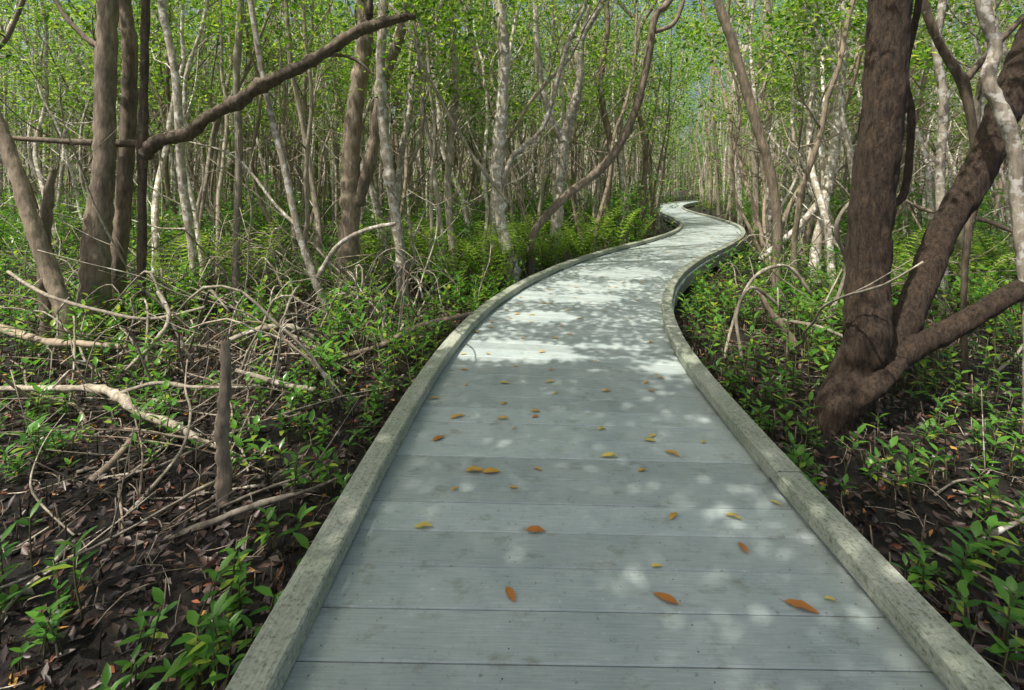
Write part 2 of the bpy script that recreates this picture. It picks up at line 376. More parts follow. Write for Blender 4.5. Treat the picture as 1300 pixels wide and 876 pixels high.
while cnt < 268 and tries < 20000:
    tries += 1
    y = math.sqrt(random.uniform(7.6**2, 25**2)); x = random.uniform(-1.12, 1.12)*y
    if path_dist(x, y) < 1.75: continue
    if y < 9.5 and abs(x) < 9 and random.random() < .5: continue
    if any((x-a)**2+(y-b)**2 < .5 for a, b in placed): continue
    placed.append((x, y)); cnt += 1
    place_tree(x, y, random.randrange(NV), random.uniform(.85, 1.2), random.uniform(0, 6.28))

# ---------------------------------------------------------------- hero trees
crown_id = [0]
def hero(label, depth, limbs, mat, crown=True, cz=0.0, seg=12, roots=0, kn=0.0, cat="tree", name="mangrove_tree", wob=.09, fine=0.0):
    def P(p): return W(p[0], p[1], p[3] if len(p) > 3 else depth)
    base = P(limbs[0][0]); e = bpy.data.objects.new(name, None); COL.objects.link(e); e.location = (base.x, base.y, GZ)
    tag(e, label, cat)
    last = None
    for i, lb in enumerate(limbs):
        mb = MB(); pts = [P(p)-Vector(e.location) for p in lb]; rad = [RW(p[0], p[2], p[3] if len(p) > 3 else depth) for p in lb]
        if i == 0:
            if pts[0].z > -.1:
                q = pts[0].copy(); q.z = -.15; pts.insert(0, q); rad.insert(0, rad[0]*1.12)
        if lb[-1][1] <= 2:
            d = (pts[-1]-pts[-2]).normalized(); pts.append(pts[-1]+(d+Vector((0, 0, .5))).normalized()*1.6); rad.append(rad[-1]*.7)
            if i == 0 or last is None: last = pts[-1]
        for j in range(1, len(pts)-1):
            pts[j] = pts[j]+Vector((random.uniform(-1, 1), random.uniform(-1.5, 1.5), 0))*rad[j]*.2
        tube(mb, pts, rad, seg=seg, sub=8 if not fine else 14, wob=wob, knots=kn, fine=fine)
        obj("trunk" if i == 0 else "branch", mb.mesh("trunk" if i == 0 else "branch", [mat]), e)
    if roots:
        mb = MB()
        for q in range(roots):
            a = random.uniform(0, 6.28); R = random.uniform(.4, 1.0)
            root_arc(mb, (0, 0, random.uniform(.3, .9)), (R*math.cos(a), R*math.sin(a), -.1), random.uniform(.012, .02), .15)
        obj("prop_roots", mb.mesh("prop_roots", [M_root]), e)
    if crown and last is not None:
        crown_id[0] += 1
        obj("crown", variants[crown_id[0] % NV][1], e, loc=(last.x, last.y, cz))
    return e
hero("thick brown mangrove tree with straight upright trunk", 6.2, [[(118, 425, 46), (126, 320, 40), (134, 210, 31), (136, 110, 29), (138, 0, 28)], [(128, 60, 12), (105, 45, 9), (70, 0, 7)]], M_brown, cz=1, seg=18, fine=.12)
hero("straight brown-barked mangrove tree growing beside thicker trunk", 6.6, [[(146, 360, 26), (158, 260, 23), (162, 140, 22), (167, 60, 21), (158, 0, 20)]], M_brown, cz=1, fine=.1)
hero("slim dark mangrove tree with long crooked side limb", 6.4, [[(182, 345, 12), (180, 200, 13), (182, 100, 12), (184, 0, 11)],
     [(183, 196, 22), (205, 178, 20), (235, 170, 19), (262, 150, 19), (300, 130, 17), (330, 108, 18), (385, 84, 16), (420, 62, 14), (455, 40, 16), (490, 28, 13), (528, 20, 7)],
     [(200, 184, 13), (150, 182, 11), (90, 180, 10), (0, 174, 9), (-60, 165, 6)], [(455, 42, 11), (468, 20, 9), (470, 0, 8)], [(395, 80, 7), (420, 70, 5), (450, 75, 4), (475, 95, 3)]], M_limb, cz=1, kn=.3, wob=.18)
hero("leaning grey mangrove trunk curving outward", 5.6, [[(84, 405, 26), (62, 345, 26), (42, 280, 24), (14, 200, 22), (-16, 110, 19), (-40, 0, 17)]], M_brown, cz=1, fine=.1)
hero("brown twin-stemmed mangrove tree with peeling bark", 8.2, [[(440, 345, 30), (446, 270, 25), (447, 190, 23), (455, 110, 21), (463, 50, 20), (462, 0, 18)], [(452, 260, 18), (470, 200, 15), (484, 110, 14), (505, 50, 13), (520, 0, 11)]], M_brown, cz=0, kn=.15, fine=.1)
hero("pale blotched knobbly slender mangrove tree", 7.6, [[(512, 385, 14), (508, 320, 13), (497, 240, 12), (488, 170, 13), (482, 90, 12), (486, 0, 12)]], M_pale, kn=.7)
hero("pale mottled knobbly mangrove tree beside boardwalk", 8.4, [[(652, 345, 16), (636, 285, 14), (630, 220, 15), (636, 150, 14), (640, 70, 15), (636, 0, 13)], [(632, 250, 9), (650, 200, 7), (690, 160, 6), (720, 60, 6), (745, 0, 5)]], M_pale, kn=.5, roots=4)
hero("pale forked mangrove tree beside boardwalk bend", 10.5, [[(702, 330, 15), (708, 260, 13), (716, 180, 14), (734, 110, 11), (738, 50, 10), (765, 0, 9)], [(715, 180, 11), (695, 140, 9), (684, 80, 8), (680, 0, 7)]], M_pale, kn=.3, crown=False)
hero("long brown mangrove trunk sweeping sideways over undergrowth", 9.2, [[(676, 300, 10), (718, 250, 11), (768, 208, 11), (802, 150, 10), (822, 80, 10), (832, 20, 9), (850, 0, 9)], [(832, 40, 7), (855, 30, 6), (868, 0, 5)]], M_brown, kn=.2, crown=False)
hero("slender brown mangrove tree with bowed trunk", 8.6, [[(986, 335, 12), (988, 280, 12), (978, 215, 13), (960, 160, 13), (945, 105, 13), (928, 50, 12), (912, 0, 12)]], M_brown, kn=.15)
hero("pale grey mangrove tree with long sloping root", 9.5, [[(1035, 330, 14), (1046, 260, 14), (1062, 180, 15), (1066, 110, 14), (1056, 50, 13), (1038, 0, 12)], [(1050, 245, 11), (1010, 290, 9), (965, 330, 8)], [(1064, 120, 12), (1072, 60, 10), (1070, 0, 9)]], M_pale, kn=.3)
hero("thin pale mangrove tree leaning over fallen branches", 6.6, [[(432, 425, 9), (404, 365, 9), (380, 295, 9), (362, 215, 9), (338, 120, 8), (318, 0, 8)], [(404, 352, 8), (430, 312, 7), (465, 292, 6), (502, 284, 5)], [(380, 290, 5), (350, 260, 4), (300, 200, 3), (240, 180, 2)]], M_pale, kn=.2, seg=8, crown=False)
hero("slim pale mangrove tree with smooth straight trunk", 7.4, [[(300, 330, 9), (304, 200, 10), (300, 100, 9), (306, 0, 9)]], M_grey, kn=.2, seg=8)
hero("slim pale mangrove tree with smooth straight trunk", 8.0, [[(245, 330, 12), (232, 230, 12), (222, 100, 11), (206, 0, 10)]], M_pale, kn=.2, seg=8)
hero("slim mottled mangrove tree rising from roots", 8.8, [[(575, 330, 9), (568, 230, 9), (578, 110, 9), (570, 0, 8)]], M_grey, kn=.3, seg=8)
# trees standing where the boardwalk bends out of sight
for (px, d, w) in ((815, 18, 7), (835, 22, 6), (960, 17, 9), (940, 21, 7), (795, 17, 7), (930, 26, 6), (912, 34, 5), (822, 27, 5), (975, 15.5, 9), (770, 15, 8), (905, 48, 4)):
    if path_dist((px-650)/F*d, d) < 1.5: continue
    hero("slender grey mangrove tree close to boardwalk bend", d, [[(px, 262, w), (px+random.uniform(-6, 6), 190, w), (px+random.uniform(-10, 10), 110, w*.9), (px+random.uniform(-16, 16), 40, w*.8), (px+random.uniform(-20, 20), 0, w*.7)]], (M_grey, M_pale, M_brown)[int(px) % 3], kn=.2, seg=7)
# main multi-stem tree on the right side
big = hero("massive dark brown mangrove tree splitting into three trunks", 3.8,
     [[(1044, 560, 54), (1064, 515, 56), (1088, 472, 66), (1100, 425, 62), (1105, 350, 60), (1110, 250, 59), (1119, 130, 58), (1137, 0, 58)],
      [(1118, 466, 42, 3.85), (1148, 410, 40, 3.92), (1176, 352, 41, 4.0), (1206, 288, 43, 4.08), (1238, 216, 46, 4.15), (1271, 143, 49, 4.2), (1312, 55, 48, 4.2), (1352, -30, 44, 4.2)],
      [(1112, 470, 42, 3.8), (1160, 444, 36, 3.75), (1210, 416, 34, 3.7), (1262, 387, 33, 3.65), (1325, 350, 32, 3.6), (1400, 295, 26, 3.6)],
      [(1036, 556, 34, 3.75), (1070, 520, 38, 3.68), (1110, 488, 32, 3.62), (1142, 460, 24, 3.7)],
      [(1128, 262, 13, 3.85), (1150, 240, 11, 3.9), (1158, 150, 11, 3.95), (1150, 90, 10, 4), (1168, 0, 10, 4)]], M_dark, cz=.5, seg=48, wob=.05, fine=.13)
hero("white blotched crooked mangrove stem", 3.6, [[(1306, 440, 18), (1302, 330, 20), (1293, 245, 21), (1288, 195, 20), (1272, 150, 22), (1256, 100, 21), (1262, 60, 20), (1246, 0, 21)]], M_pale, cz=.5, kn=.15)
hero("slender dark mangrove stem with angled side limbs", 4.6, [[(1225, 375, 9), (1228, 300, 11), (1242, 240, 11), (1236, 170, 12), (1222, 105, 17), (1196, 60, 13), (1170, 0, 13)], [(1222, 105, 12), (1262, 60, 11), (1300, 20, 9)]], M_limb, cz=1)
hero("pale slender mangrove stem with knotted bark", 7.0, [[(1196, 330, 12), (1194, 220, 13), (1198, 130, 12), (1190, 60, 12), (1196, 0, 11)]], M_pale, kn=.4)

# stumps
def stump(label, pts, mat):
    e = bpy.data.objects.new("tree_stump", None); b = W(*pts[0][:2], pts[0][3]); COL.objects.link(e); e.location = (b.x, b.y, GZ)
    mb = MB(); P = [W(p[0], p[1], p[3])-Vector(e.location) for p in pts]; R = [RW(p[0], p[2], p[3]) for p in pts]
    if P[0].z > -.1: P.insert(0, Vector((P[0].x, P[0].y, -.12))); R.insert(0, R[0]*1.1)
    tube(mb, P, R, seg=18, sub=9, wob=.2, knots=.12, fine=.2)
    me = mb.mesh("stump_body", [mat]); obj("stump_body", me, e)
    mb = MB(); t = P[-1]
    for q in range(7):
        a = q*.9; r = R[-1]*.7; c = t+Vector((math.cos(a)*r, math.sin(a)*r, -.01))
        tube(mb, [c-Vector((0, 0, .03)), c+Vector((0, 0, random.uniform(.0, .07)+.01))], [r*.45, .001], seg=4, sub=1, wob=0)
    obj("splintered_top", mb.mesh("splintered_top", [mat]), e); tag(e, label, "tree stump")
stump("thin weathered dead stump standing in mud", [(285, 640, 20, 2.8), (284, 590, 18, 2.8), (282, 540, 20, 2.8), (287, 490, 16, 2.8), (286, 432, 12, 2.8)], M_brown)
stump("broken brown stump with jagged tip among roots", [(60, 400, 18, 5.8), (55, 330, 19, 5.8), (60, 260, 17, 5.8), (68, 214, 8, 5.8)], M_brown)

# ---------------------------------------------------------------- fallen branches and arching roots
def stick(label, pts, mat, name="fallen_branch", cat="branch", group="dead branches lying on the mud", seg=8, kn=.25, sub=5):
    mb = MB(); P = [W(p[0], p[1], p[3]) for p in pts]; o = P[0].copy(); R = [p[2]/2/F*p[3] for p in pts]
    tube(mb, [p-o for p in P], R, seg=seg, sub=sub, wob=.28, knots=kn)
    x = obj(name, mb.mesh(name, [mat]), loc=o); tag(x, label, cat, group); return x
stick("long pale forked dead branch lying on mud", [(-60, 500, 6, 3.9), (0, 494, 7, 3.87), (60, 493, 7, 3.85), (120, 494, 9, 3.77), (150, 503, 11, 3.7), (175, 522, 10, 3.6), (225, 543, 10, 3.5), (255, 560, 8, 3.42), (282, 568, 7, 3.35)], M_root)
stick("pale thin dead branch crossing another branch", [(150, 500, 6, 3.72), (200, 486, 5, 3.8), (250, 492, 5, 3.8), (330, 490, 4, 3.9)], M_root)
stick("thin grey stick lying over leaf litter", [(203, 688, 8, 2.5), (270, 662, 8, 2.6), (330, 640, 7, 2.7), (392, 622, 5, 2.8), (430, 606, 3, 2.9)], M_root)
stick("short reddish-brown stick on mud", [(115, 610, 10, 3.0), (140, 590, 10, 3.1), (165, 560, 8, 3.3)], M_brown)
stick("low grey branch spanning the seedlings", [(290, 432, 7, 4.6), (330, 418, 7, 4.7), (370, 415, 7, 4.8), (402, 432, 6, 4.9)], M_root)
stick("long brown branch angled over undergrowth", [(-20, 410, 9, 5.0), (50, 432, 9, 4.8), (100, 436, 8, 4.7), (160, 440, 6, 4.6)], M_brown)
stick("long brown dead branch leaning low toward boardwalk", [(430, 455, 7, 4.9), (490, 436, 7, 5.0), (530, 415, 6, 5.1), (600, 398, 5, 5.3)], M_brown)
stick("pale crooked dead branch over seedlings", [(300, 470, 5, 4.2), (360, 488, 6, 4.1), (400, 495, 6, 4.0)], M_root)
stick("pale bleached branch leaning on roots", [(160, 470, 5, 4.4), (200, 430, 6, 4.5), (215, 400, 5, 4.6), (200, 370, 4, 4.7)], M_root)
stick("pale thin branch arching above seedlings", [(10, 345, 4, 5.2), (60, 375, 4, 5.0), (130, 395, 4, 4.9), (190, 405, 4, 4.8), (260, 390, 3, 4.8)], M_root)
stick("pale thin vine-like root hanging between trees", [(495, 5, 4, 7.6), (520, 40, 4, 7.6), (545, 100, 4, 7.8), (590, 180, 4, 8), (612, 215, 4, 8), (650, 262, 3, 8.1)], M_root, "hanging_root", "root", "aerial roots")
stick("pale thin root drooping from canopy", [(560, 0, 4, 8), (540, 90, 4, 8), (535, 170, 4, 8), (520, 210, 4, 8)], M_root, "hanging_root", "root", "aerial roots")
stick("pale curved root arching to mud", [(1140, 260, 4, 5.0), (1085, 255, 5, 5.2), (1062, 290, 5, 5.3), (1075, 340, 5, 5.4), (1055, 400, 4, 5.4), (1055, 425, 4, 5.4)], M_root, "hanging_root", "root", "aerial roots")
stick("pale curved root arching to mud", [(1030, 375, 4, 5.4), (1000, 338, 4, 5.4), (960, 350, 4, 5.3), (935, 395, 4, 5.2), (918, 460, 4, 5.1)], M_root, "hanging_root", "root", "aerial roots")
stick("pale curved root arching to mud", [(990, 390, 4, 5.0), (955, 365, 4, 5.0), (935, 400, 4, 5.0), (945, 470, 4, 4.9)], M_root, "hanging_root", "root", "aerial roots")
stick("broken orange-brown dead branch stub leaning", [(1010, 440, 12, 5.2), (985, 405, 10, 5.2), (962, 368, 5, 5.2)], M_brown)
stick("thin pale stick leaning over undergrowth", [(1095, 440, 4, 4.7), (1040, 415, 5, 5.0), (985, 405, 4, 5.3)], M_root)
stick("thin dark branch reaching out sideways", [(1300, 300, 6, 5.0), (1250, 280, 6, 5.2), (1180, 268, 5, 5.5), (1150, 255, 4, 5.6)], M_brown)
stick("small bleached stick lying on mud", [(1240, 690, 5, 2.4), (1280, 668, 6, 2.45), (1330, 650, 5, 2.5)], M_root)
for i in range(230):       # arching aerial roots
    rr = random.Random(900+i); left = rr.random() < .82
    y = rr.uniform(4.0, 11.5)
    x = rr.uniform(-1.0*y, CX(y)-1.5) if left else rr.uniform(CX(y)+1.7, 1.0*y)
    R = rr.uniform(.4, 1.8); a = rr.uniform(0, 6.28); x2 = x+R*math.cos(a); y2 = y+R*math.sin(a)*.7
    if path_dist(x, y) < 1.3 or path_dist(x2, y2) < 1.3 or y2 < 3.4: continue
    mb = MB(); root_arc(mb, (0, 0, -.05), (x2-x, y2-y, rr.uniform(-.05, .9)), rr.uniform(.006, .015), rr.uniform(.15, .7), seg=6, rr=rr)
    o = obj("arching_root", mb.mesh("arching_root", [M_root if rr.random() < .85 else M_brown]), loc=(x, y, gh(x, y))); tag(o, "pale thin mangrove root arching out of mud", "root", "arching mangrove roots")
for i in range(275):       # random dead branches
    rr = random.Random(1900+i); left = rr.random() < .82
    lean_ = i >= 140
    y = rr.uniform(2.4, 10.5) if not lean_ else rr.uniform(5.2, 12)
    x = rr.uniform(-1.0*y, CX(y)-1.6) if left else rr.uniform(CX(y)+1.8, 1.0*y)
    L = rr.uniform(.5, 2.6) if not lean_ else rr.uniform(1.5, 3.6); a = rr.uniform(0, 6.28); n = 6 if not lean_ else 8; tilt = rr.uniform(0, .45) if y > 4 else rr.uniform(0, .1)
    if lean_: tilt = rr.uniform(.3, 1.6)
    pts = []; p = Vector((0, 0, .02)); d = Vector((math.cos(a), math.sin(a)*.8, tilt)).normalized()
    for k in range(n): pts.append(p.copy()); d = (d+Vector((rr.gauss(0, .2), rr.gauss(0, .2), rr.gauss(0, .12)-.04))); p = p+d*(L/n); p.z = max(p.z, .015)
    if any(path_dist(x+q.x, y+q.y) < 1.27 for q in pts) or any(y+q.y < 1.6 for q in pts): continue
    r = rr.uniform(.005, .014); mb = MB(); tube(mb, pts, [r*(1-.6*k/n) for k in range(n)], seg=6, sub=3, wob=.2, knots=.2)
    for kk in (3,) if not lean_ else (3, 5):
        q = pts[kk]; dd = Vector((rr.gauss(0, 1), rr.gauss(0, 1), .5)).normalized()
        tube(mb, [q, q+dd*.2, q+dd*.5+Vector((0, 0, .05))], [r*.5, r*.4, .003], seg=5, sub=2, wob=.1)
    o = obj("fallen_branch", mb.mesh("fallen_branch", [M_root if rr.random() < .72 else M_brown]), loc=(x, y, gh(x, y)))
    tag(o, "thin grey dead branch leaning among trunks" if lean_ else "grey crooked dead branch lying on mud", "branch", "dead branches lying on the mud")

# ---------------------------------------------------------------- seedlings, saplings, ferns
def leaf6(mb, p, d, up, L, Wd, mat=1):
    d = d.normalized(); s = d.cross(up).normalized(); u = s.cross(d)
    m1 = p+d*L*.35; m2 = p+d*L*.7-u*L*.03
    vs = [p, m1+s*Wd*.48+u*Wd*.15, m2+s*Wd*.36+u*Wd*.1, p+d*L-u*L*.1, m2-s*Wd*.36+u*Wd*.1, m1-s*Wd*.48+u*Wd*.15, m1, m2]
    mb.add(vs, [(0, 1, 6), (1, 2, 7, 6), (2, 3, 7), (7, 3, 4), (6, 7, 4, 5), (0, 6, 5)], mat, True)
def seedling(mb, base, H, rr, scale=1.0):
    p = Vector(base); pts = [p.copy()]; d = Vector((rr.gauss(0, .14), rr.gauss(0, .14), 1)); n = 4
    for k in range(n): d = d+Vector((rr.gauss(0, .08), rr.gauss(0, .08), 0)); p = p+d.normalized()*H/n; pts.append(p.copy())
    tube(mb, pts, [.005*scale, .0045*scale, .004*scale, .0035*scale, .003*scale], seg=4, sub=1, wob=0, mat=0)
    a = rr.uniform(0, 6.28)
    for w in range(rr.randint(2, 4)):
        q = pts[-1]-Vector((0, 0, w*H*.13)); el = 1.0-.35*w
        for k in (0, 1):
            b = a+k*math.pi+rr.gauss(0, .2); dd = Vector((math.cos(b), math.sin(b), el*rr.uniform(.4, 1.0)))
            up = Vector((-math.cos(b)*.6, -math.sin(b)*.6, 1)); leaf6(mb, q, dd, up, rr.uniform(.065, .11)*scale, rr.uniform(.028, .042)*scale)
        a += math.pi/2
seed_meshes = []
for k in range(14):
    rr = random.Random(3000+k); mb = MB(); H = rr.uniform(.10, .42); seedling(mb, (0, 0, -.03), H, rr, 1.0)
    if k % 3 == 0: seedling(mb, (.03, .02, -.03), H*.7, rr, .85); seedling(mb, (-.03, .03, -.03), H*.5, rr, .8)
    seed_meshes.append(mb.mesh("mangrove_seedling", [M_stem, M_low]))
def open_spot(y0, y1, rr, thr=-.25):
    for _ in range(200):
        y = math.sqrt(rr.uniform(y0*y0, y1*y1)); x = rr.uniform(-1.12, 1.12)*y
        if path_dist(x, y) < 1.3: continue
        if (x-2.6)**2+(y-3.8)**2 < .12: continue
        dn = noise.noise(Vector((x*.9, y*.9, 11)))
        if dn < thr+max(0, (2.9-y))*.1-(.1 if x > 0 else 0): continue
        return x, y
    return x, y
rr = random.Random(5)
for i in range(300):
    x, y = open_spot(1.5, 4.4, rr)
    o = obj("mangrove_seedling", seed_meshes[rr.randrange(14)], loc=(x, y, gh(x, y)), rot=(0, 0, rr.uniform(0, 6.28)), sc=[rr.uniform(.65, 1.15)]*3)
    tag(o, "small green mangrove seedling sprouting from mud", "seedling", "mangrove seedlings on the mud")
mb = MB(); rr = random.Random(6)
for i in range(3000):
    x, y = open_spot(5, 17, rr, -.06) if i > 1100 else open_spot(4.2, 8, rr, -.08)
    seedling(mb, (x, y, gh(x, y)-.03), rr.uniform(.15, .6)*(1+y*.02), rr, 1.0+y*.045)
uc = obj("undergrowth", mb.mesh("undergrowth", [M_stem, M_low])); tag(uc, "scattered green mangrove seedlings on mud", "undergrowth", kind="stuff")
sap = []
for k in range(8):
    rr = random.Random(4000+k); mb = MB(); cs = []
    p0 = Vector((0, 0, -.08)); tube(mb, [p0, Vector((0, 0, .06))], [.03, .02], seg=6, sub=1, wob=0)
    for s in range(rr.randint(4, 6)):
        p = Vector((0, 0, 0)); d = Vector((rr.gauss(0, .35), rr.gauss(0, .35), 1)); pts = [p.copy()]; H = rr.uniform(.7, 2.2)
        for q in range(5):
            d = d+Vector((rr.gauss(0, .18), rr.gauss(0, .18), 0)); p = p+d.normalized()*H/5; pts.append(p.copy())
            if q > 0: cs += [p+Vector((rr.gauss(0, .1), rr.gauss(0, .1), rr.gauss(0, .05))) for _ in range(2)]
        tube(mb, pts, [.012, .011, .009, .007, .005, .003], seg=4, sub=1, wob=0)
    lv, lf = cluster_leaves(np.array([tuple(c) for c in cs]), 8, .11, .11, .046, 700+k, droop=-.2)
    mb.add([tuple(q) for q in lv], [tuple(q) for q in lf], 1)
    sap.append(mb.mesh("mangrove_sapling", [M_stem, M_low]))
rr = random.Random(8)
for i in range(270):
    for _ in range(100):
        y = math.sqrt(rr.uniform(6.5**2, 26**2)); x = rr.uniform(-1.12, 1.12)*y
        if path_dist(x, y) > 1.9 and not (8.5 < y < 14 and -.3 < x < 4.0 and x < CX(y)): break
    else: continue
    sc = rr.uniform(.45, .9)*(1 if y < 11 else 1.7)
    o = obj("mangrove_sapling", sap[rr.randrange(8)], loc=(x, y, gh(x, y)), rot=(0, 0, rr.uniform(0, 6.28)), sc=(sc, sc, sc*.85))
    tag(o, "bushy bright green mangrove sapling on mud", "sapling", "bushy mangrove saplings")
ferns = []
for k in range(4):
    rr = random.Random(4500+k); mb = MB()
    for q in range(9):
        a = q*.72+rr.uniform(0, .5); L = rr.uniform(.75, 1.35); pts = []; n = 16
        for i in range(n):
            t = i/(n-1); r = L*t*.58; z = L*1.45*(t-.42*t*t); pts.append(Vector((math.cos(a)*r, math.sin(a)*r, z)))
        tube(mb, pts, [.005*(1-.8*i/n) for i in range(n)], seg=3, sub=1, wob=0, mat=0)
        for i in range(2, n):
            t = i/(n-1); tan = (pts[i]-pts[i-1]).normalized(); sd = Vector((-math.sin(a), math.cos(a), 0))
            for g_ in (-1, 1): leaf6(mb, pts[i], sd*g_+tan*.35, Vector((0, 0, 1)), .19*L*math.sin(math.pi*min(1, .18+t*.8)), .045*L, 1)
    ferns.append(mb.mesh("fern", [M_stem, M_fern]))
rr = random.Random(9)
FS = [(752, 9.9), (778, 11.5), (720, 9.4), (795, 13.0), (738, 11.4), (758, 13), (695, 10.4), (808, 14.8), (665, 11.5), (710, 8.6), (765, 10.8), (560, 9.5), (590, 10.8), (540, 8.6), (575, 8.2), (525, 9.8), (610, 9.4), (500, 9), (470, 10), (1150, 8), (1170, 9), (1130, 7.5), (1235, 8), (1270, 9), (310, 8), (220, 8.5), (655, 9.2), (630, 8.0)]
for (px, d) in FS:
    x = (px-650)/F*d
    while path_dist(x, d) < 1.7+rr.uniform(0, .4): x -= .1
    o = obj("fern", ferns[rr.randrange(4)], loc=(x, d, gh(x, d)), rot=(0, 0, rr.uniform(0, 6.28)), sc=[rr.uniform(.9, 1.25)]*3)
    tag(o, "light green arching fern growing on mud", "fern", "ferns in the undergrowth")

# ---------------------------------------------------------------- litter
r = np.random.default_rng(21); N = 42000
yy = r.uniform(1.2**1.6, 10**1.6, N)**(1/1.6); xx = r.uniform(-1.15, 1.15, N)*yy
keep = np.array([path_dist(a, b) > 1.16 for a, b in zip(xx, yy)]); xx = xx[keep]; yy = yy[keep]; N = len(xx)
zz = np.array([gh(a, b) for a, b in zip(xx, yy)])+r.uniform(.0, .04, N)
d = r.normal(0, 1, (N, 3)); d[:, 2] *= .4; nr = r.normal(0, .55, (N, 3)); nr[:, 2] += 1
lv, lf = leaves(np.stack([xx, yy, zz], 1), d, nr, r.uniform(.035, .085, N), r.uniform(.016, .04, N))
o = obj("leaf_litter", np_mesh("leaf_litter", lv, lf, [M_litter])); tag(o, "brown and reddish dead leaves scattered over mud", "leaf litter", kind="stuff")
mb = MB(); rr = random.Random(31)
for i in range(4600):
    y = rr.uniform(1.3**1.5, 9**1.5)**(1/1.5); x = rr.uniform(-1.12, 1.12)*y
    if path_dist(x, y) < 1.3: continue
    a = rr.uniform(0, 6.28); L = rr.uniform(.06, .4); z = gh(x, y)
    if rr.random() < .65:   # breathing roots poking out of the mud
        tube(mb, [Vector((x, y, z-.02)), Vector((x+rr.gauss(0, .015), y+rr.gauss(0, .015), z+rr.uniform(.05, .17)))], [.0055, .003], seg=4, sub=1, wob=0, mat=1 if rr.random() < .35 else 2)
    else:
        p0 = Vector((x, y, z+.01)); p1 = p0+Vector((math.cos(a)*L*.5, math.sin(a)*L*.5, rr.uniform(0, .07))); p2 = p0+Vector((math.cos(a+.3)*L, math.sin(a+.3)*L, rr.uniform(0, .09)))
        if path_dist(p2.x, p2.y) < 1.2: continue
        q = rr.uniform(.0015, .004); tube(mb, [p0, p1, p2], [q, q*.9, q*.5], seg=4, sub=2, wob=.1, mat=(0, 1, 1, 3)[rr.randrange(4)])
o = obj("twig_litter", mb.mesh("twig_litter", [M_root, M_brown, M_dark, M_limb])); tag(o, "thin grey twigs and breathing roots on mud", "twigs", kind="stuff")

# fallen leaves on the deck
fl = []
for k in range(5):
    rr = random.Random(60+k); mb = MB(); n = 7; L = 1.0; vs = []; fs = []
    for i in range(n):
        t = i/(n-1); w = .2*math.sin(math.pi*min(1, t**.85))**.8 if 0 < i < n-1 else 0.01; z = .10*math.sin(t*3.1)*rr.uniform(.5, 1.2)
        vs += [(t-.5, -w, z+.10*w*4*rr.uniform(.2, .8)), (t-.5, 0, z), (t-.5, w, z+.10*w*4*rr.uniform(.2, .8))]
    for i in range(n-1):
        for k2 in (0, 1): a = i*3+k2; fs.append((a, a+1, a+4, a+3))
    mb.add(vs, fs, 0, True); tube(mb, [Vector((-.5, 0, 0)), Vector((-.66, .03, .01))], [.012, .008], seg=4, sub=1, wob=0)
    fl.append((mb.mesh("fallen_leaf", [M_fallen]), mb.mesh("fallen_leaf", [M_fallen2]), mb.mesh("fallen_leaf", [M_fallen3])))
LP = [(581, 530, 22), (552, 507, 14), (603, 599, 26), (624, 600, 24), (538, 670, 24), (680, 675, 26), (648, 757, 26), (845, 762, 34), (1018, 773, 46), (1054, 763, 12), (943, 697, 20), (932, 658, 22), (855, 657, 20), (834, 720, 16), (774, 581, 24), (683, 597, 14), (815, 598, 12), (578, 622, 12), (640, 513, 12), (680, 523, 14), (764, 545, 12), (770, 497, 12), (827, 497, 12), (705, 430, 12), (604, 422, 12), (653, 545, 8), (705, 500, 10), (652, 620, 10), (737, 405, 10), (676, 400, 9), (590, 470, 10), (655, 466, 8), (757, 460, 8), (700, 470, 8), (985, 640, 14), (893, 562, 10), (620, 450, 8)]
ROT = {(581, 530): .5, (603, 599): .05, (624, 600): 0.1, (538, 670): .1, (680, 675): -.1, (648, 757): -1.1, (845, 762): 2.6, (1018, 773): -.5, (943, 697): 1.7}
rr = random.Random(44)
for i in range(125):
    y = rr.uniform(2.6, 17); x = CX(y)+rr.uniform(-.93, .93); LP.append((650+x/y*F, 240+900/y, None))
for (px, py, L) in LP:
    d = 900/(py-240); x = (px-650)/F*d; size = (L/F*d*.95) if L else rr.uniform(.035, .09); size = min(max(size, .04), .11)
    rust = (L is not None and (px, py) in ((648, 757), (845, 762), (1018, 773), (943, 697), (680, 675))) or (L is None and rr.random() < .2)
    yel = not rust and rr.random() < .35
    o = obj("fallen_leaf", fl[rr.randrange(5)][1 if rust else (2 if yel else 0)], loc=(x, d, .006), rot=(0, 0, ROT.get((px, py), rr.uniform(-.8, .8))), sc=(size, size*rr.uniform(.8, 1.2), size*rr.uniform(.6, 1.3)))
    tag(o, "rust-brown curled fallen leaf on boardwalk planks" if rust else ("bright yellow fallen leaf on boardwalk planks" if yel else "yellow-orange fallen leaf on boardwalk planks"), "leaf", "fallen leaves on the boardwalk")

# ---------------------------------------------------------------- unseen shade trees added around the viewpoint, crowns shaped for dapples
SUN_GAPS = [(-.1, 4.42, .68, .32), (.2, 4.22, .55, .14), (.9, 4.5, .4, .08), (1.35, 3.95, .34, .16), (.35, 5.55, .42, .28), (.2, 6.7, .35, .3), (1.0, 6.5, .55, .28), (1.3, 7.4, .7, .45), (1.9, 8.5, .8, .7), (.1, 2.95, .1, .04), (.75, 3.3, .1, .05), (.5, 1.8, .1, .04), (-3.5, 6, 2.0, 1.3), (-2.3, 4.4, .8, .7), (-3.4, 3.5, .8, .4), (-1.9, 3.1, .35, .22), (-2.2, 2.6, .3, .1), (-5.5, 5.5, 1.6, 1.2), (4.6, 5.2, 1, .6), (2.6, 6, .5, .7), (2.2, 4.9, .3, .4), (2.4, 3.0, .25, .2), (3.2, 3.4, .3, .2)]  # holes cut in the unseen crowns to place sun patches on deck and mud
